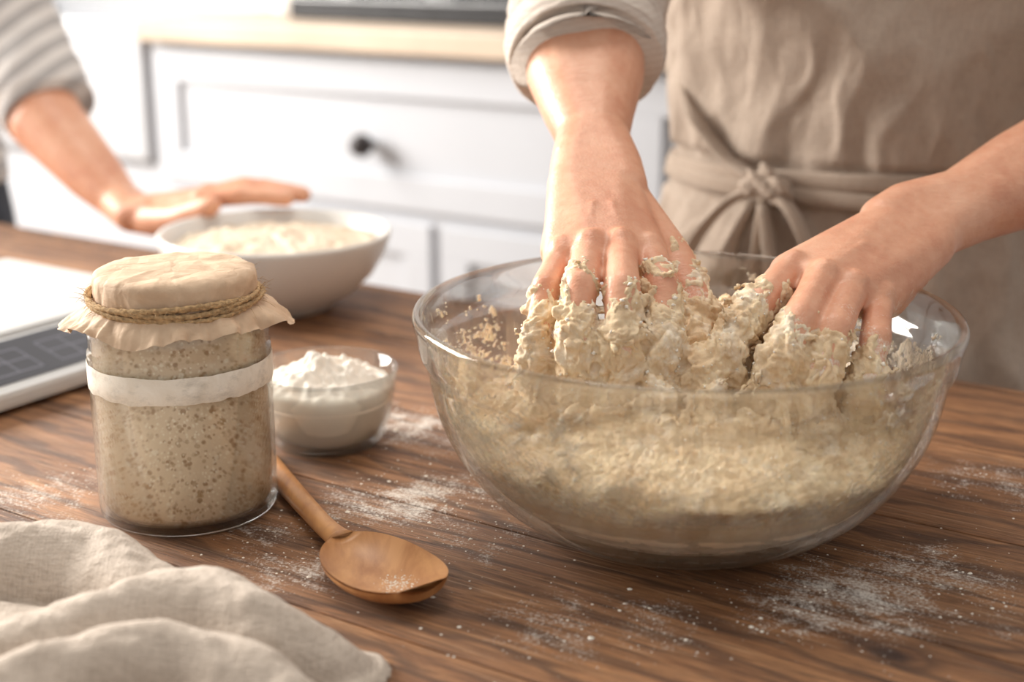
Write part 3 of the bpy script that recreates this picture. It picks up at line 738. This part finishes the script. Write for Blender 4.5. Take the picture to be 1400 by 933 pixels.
mk("shirt_torso",V,grid_faces(nz,sg,False,True)+[tuple(range(sg)),tuple(range((nz-1)*sg,nz*sg))],M_shirt,wom)
ZW=.122
def apron_off(th,z):
    c1=rdg(V3((th*2.2+z*6,z*9-th*1.2,4.3))+noise.noise_vector(V3((th*2,z*8,1)))*.5); c2=rdg(V3((th*4-z*9,z*15+th,9.1))+noise.noise_vector(V3((th*3,z*12,5)))*.4)
    o=.007+.006*fbm(V3((th*2.2,z*6,1.3)),1.0,3)+.0045*c1+.0028*c2-.002
    if z<ZW-.02: 
        k=min(1,(ZW-.02-z)/.10); o+=.007*k*(.5+.5*math.sin(th*15+2*noise.noise(V3((th*2,z*4,0)))))+.005*k
    else:
        o+=.005*math.sin(th*5+z*30+3*noise.noise(V3((th*1.5,z*8,5))))*clamp((z-ZW)/.08)
        o+=.006*(.5+.5*math.sin(th*19+2*noise.noise(V3((th,z*9,2)))))*clamp(1-(z-ZW)/.07) 
    if ZW-.02<z<ZW+.02: o*=.5
    return clamp(o,.0025,.021)
def bibw(z): return 2.5-(1.35)*clamp((z-.13)/.14)**.8
V=[];nz=200;nj=300
for i in range(nz):
    z=-.40+.82*i/(nz-1)
    hw=bibw(z)
    for j in range(nj):
        th=-hw+2*hw*j/(nj-1)
        V.append(TS(th,z,apron_off(th,z)))
ap=mk("apron",V,grid_faces(nz,nj),M_apron,wom); s=ap.modifiers.new("so","SOLIDIFY"); s.thickness=.0016; s.offset=1
for sg_ in (-1,1):
    for ins in (.05,.13):
        P=[]
        for i in range(30):
            z=.15+.27*i/29; hw=bibw(z); th=sg_*(hw-ins)
            q=TS(th,z,apron_off(th,z)+.0018); P.append((*q,.0009,.0009))
        tube("hem_stitch_%d"%(sg_+1),P,M_apron2,wom,seg=6,n=3)
def strap(nm,z0,hgt,ph,off=.008):
    V=[]; 
    for j in range(160):
        th=2*PI*j/160; zc=z0+.005*math.sin(th+ph)
        for k in range(10):
            a=2*PI*k/10; V.append(TS(th,zc+hgt*math.sin(a),off+.0026*math.cos(a)+.0010*math.sin(th*9)+.0008*math.cos(a*3+th*3)))
    mk(nm,V,grid_faces(160,10,True,True),M_apron2,wom)
strap("waist_strap",ZW+.004,.0085,.5,.0110); strap("waist_strap_2",ZW-.008,.007,2.4,.0135)
KT=-.15
def kp(dth,z,off): return TS(KT+dth,z+ZW-.143,off)
bm=bmesh.new(); kc=kp(0,.146,.024); kx=(kp(.1,.146,.024)-kc).normalized()
hull(bm,[(kc-kx*.010,.0115),(kc+kx*.010+V3((0,0,-.003)),.0120)]); hull(bm,[(kc+V3((0,0,.009)),.008),(kc-V3((0,0,.012)),.009)])
ko=remesh_obj("knot",bm,.0012,M_apron2,wom,3)
displace(ko.data,lambda p,n:p+n*(.0016*math.sin(p.x*420+p.z*380)+.0012*noise.noise(p*220)))
def ribbon(nm,pts,w0=.0090):
    P=[]
    for i,(dt,z,off) in enumerate(pts):
        q=kp(dt,z,off); P.append((*q,.0036,w0*(.6 if i==0 else 1)))
    tube(nm,P,M_apron2,wom,seg=18,n=8,up=tuple(N),fn=lambda t,th:1+.14*math.sin(th*5+t*6)+.06*math.sin(t*23))
ribbon("bow_loop_1",[(-.03,.142,.026),(-.17,.130,.030),(-.31,.092,.034),(-.37,.040,.034),(-.30,.018,.036),(-.20,.055,.040),(-.03,.135,.030)])
ribbon("bow_loop_2",[(.03,.142,.026),(.15,.128,.030),(.26,.090,.034),(.28,.050,.036),(.20,.040,.040),(.12,.080,.040),(.02,.132,.032)])
ribbon("bow_tail_1",[(-.02,.138,.026),(-.09,.105,.032),(-.12,.060,.032),(-.13,.010,.032),(-.16,-.05,.028)])
ribbon("bow_tail_2",[(.0,.138,.026),(.02,.102,.034),(.03,.060,.034),(.05,.01,.032),(.04,-.06,.028)])
ribbon("strap_diagonal",[(-.74,.215,.012),(-.48,.188,.018),(-.24,.163,.022),(-.02,.148,.024)],.009)
def wr(seed,amp):
    def f(t,th):
        a=fbm(V3((math.cos(th)*1.3+seed,math.sin(th)*1.3,t*7)),1.2,3); c=1-2.4*abs(fbm(V3((math.cos(th)*2+seed,math.sin(th)*2,t*11)),1.1,2))
        return 1+amp*a+amp*.35*c
    return f
def sleeve(nm,path,cuff,seed):
    tube(nm,path,M_shirt,wom,seg=90,n=18,fn=wr(seed,.13))
    tube(nm+"_rolled_cuff",cuff,M_shirt,wom,seg=90,n=8,fn=wr(seed+3,.06))
sleeve("right_sleeve",[(.150,1.185,.400,.060,.060),(.112,1.13,.365,.058,.058),(.073,1.065,.318,.056,.056),(.055,1.01,.278,.053,.052),(.050,.975,.250,.050,.047),(.0485,.957,.238,.047,.044)],
  [(.0495,1.01,.272,.036,.032),(.0495,.985,.2560,.0480,.043),(.0490,.968,.2440,.0525,.047),(.0482,.951,.2330,.0520,.046),(.0480,.943,.2285,.0485,.0415),(.0480,.947,.231,.040,.031)],1)
sleeve("left_sleeve",[(.425,1.00,.400,.060,.060),(.455,.985,.350,.058,.058),(.470,.975,.290,.056,.056),(.468,.970,.240,.054,.054),(.452,.958,.205,.050,.050),(.440,.950,.198,.046,.046)],
  [(.450,.958,.202,.040,.040),(.448,.957,.201,.052,.052),(.432,.946,.196,.052,.051),(.418,.937,.192,.048,.047),(.424,.94,.194,.036,.036)],5)
for s_ in (-1,1):
    c=TO+E*(.085*s_)
    tube("leg_%d"%(s_+1),[(c.x,c.y,-.25,.085,.085),(c.x,c.y,-.45,.068,.068),(c.x,c.y,-.68,.045,.045)],M_trouser,wom)
    tube("shoe_%d"%(s_+1),[(*(c+N*.05)[:2],-.715,.03,.032),(*c[:2],-.71,.04,.038),(*(c-N*.10)[:2],-.722,.045,.027),(*(c-N*.16)[:2],-.728,.035,.02)],M_black,wom)
# ---------------------------------------------------------------- second woman (left, background)
w2=empty("woman.001")
handC=dict(wrist=V3((-.3580,1.335,.0540)),
  fingers=[[(-.2930,1.343,.0690),(-.265,1.345,.0765),(-.248,1.343,.0755),(-.236,1.340,.0720)],
   [(-.2860,1.329,.0740),(-.252,1.326,.0815),(-.229,1.323,.0810),(-.214,1.320,.0770)],
   [(-.2840,1.313,.0760),(-.246,1.308,.0825),(-.216,1.303,.0815),(-.193,1.300,.0780)],
   [(-.2870,1.297,.0740),(-.250,1.290,.0790),(-.226,1.287,.0790),(-.206,1.285,.0770)]],
  thumb=[(-.335,1.308,.0540),(-.305,1.280,.0600),(-.283,1.266,.0700),(-.268,1.256,.0760)],
  arm=[((-.378,1.350,.0640),.0225,.0195),((-.4073,1.375,.0850),.0290,.0250),((-.4622,1.42,.1300),.0370,.0330),((-.50,1.47,.175),.040,.038)])
build_hand("right_arm_and_hand",handC,w2,voxel=.002,sm=5)
tube("sleeve",[(-.70,1.62,.52,.07,.07),(-.62,1.57,.40,.066,.066),(-.56,1.52,.28,.062,.062),(-.515,1.485,.200,.058,.056),(-.480,1.450,.158,.051,.049),(-.462,1.432,.138,.046,.044)],M_sweater,w2,seg=48,n=10,fn=wr(9,.08))
O2=V3((-.775,1.77,0))
def T2(th,z,off=0):
    w,d=thalf(z); return O2+E*((w+off)*math.sin(th))-N*((d+off)*math.cos(th))+V3((0,0,z))
for nm,z0,z1,mt,of in (("sweater",.02,.56,M_sweater,.004),("jeans",-.45,.05,M_trouser,0)):
    V=[T2(2*PI*j/60,z0+(z1-z0)*i/40,of) for i in range(41) for j in range(60)]
    mk(nm,V,grid_faces(41,60,False,True)+[tuple(range(60)),tuple(range(2400,2460))],mt,w2)
for s_ in (-1,1):
    c=O2+E*(.085*s_)
    tube("leg_%d"%(s_+1),[(c.x,c.y,-.40,.082,.082),(c.x,c.y,-.6,.055,.055),(c.x,c.y,-.72,.045,.045)],M_trouser,w2)
    tube("shoe_%d"%(s_+1),[(*(c+N*.05)[:2],-.715,.03,.032),(*c[:2],-.71,.04,.038),(*(c-N*.10)[:2],-.722,.045,.027),(*(c-N*.16)[:2],-.728,.035,.02)],M_black,w2)
# ---------------------------------------------------------------- light
scn.view_settings.view_transform='Standard'
w=bpy.data.worlds.new("World"); scn.world=w; w.use_nodes=True
bg=w.node_tree.nodes["Background"]; bg.inputs[0].default_value=(1.0,.97,.93,1); bg.inputs[1].default_value=.66
def area(nm,loc,target,sx,sy,pw,col):
    l=bpy.data.lights.new(nm,'AREA'); l.shape='RECTANGLE'; l.size=sx; l.size_y=sy; l.energy=pw; l.color=col
    o=bpy.data.objects.new(nm,l); COL.objects.link(o); o.location=loc; o.rotation_euler=(V3(target)-V3(loc)).to_track_quat('-Z','Y').to_euler(); return o
area("window_daylight",RM(-3.1,.5,.95),(0,.75,.0),1.7,1.2,215,(1,.955,.89))
area("added_overhead_fill",(-.2,1.3,1.75),(0,.8,0),.7,.7,13,(1,.92,.82))  # added fill light from above
# ---------------------------------------------------------------- camera
cd=bpy.data.cameras.new("camera"); cam=bpy.data.objects.new("camera",cd); COL.objects.link(cam); scn.camera=cam
cam.location=(0,0,.31); cam.rotation_euler=(math.radians(74),0,0); cd.lens=50; cd.sensor_width=36
cd.clip_start=.02
cd.dof.use_dof=True; cd.dof.focus_distance=.75; cd.dof.aperture_fstop=4.4
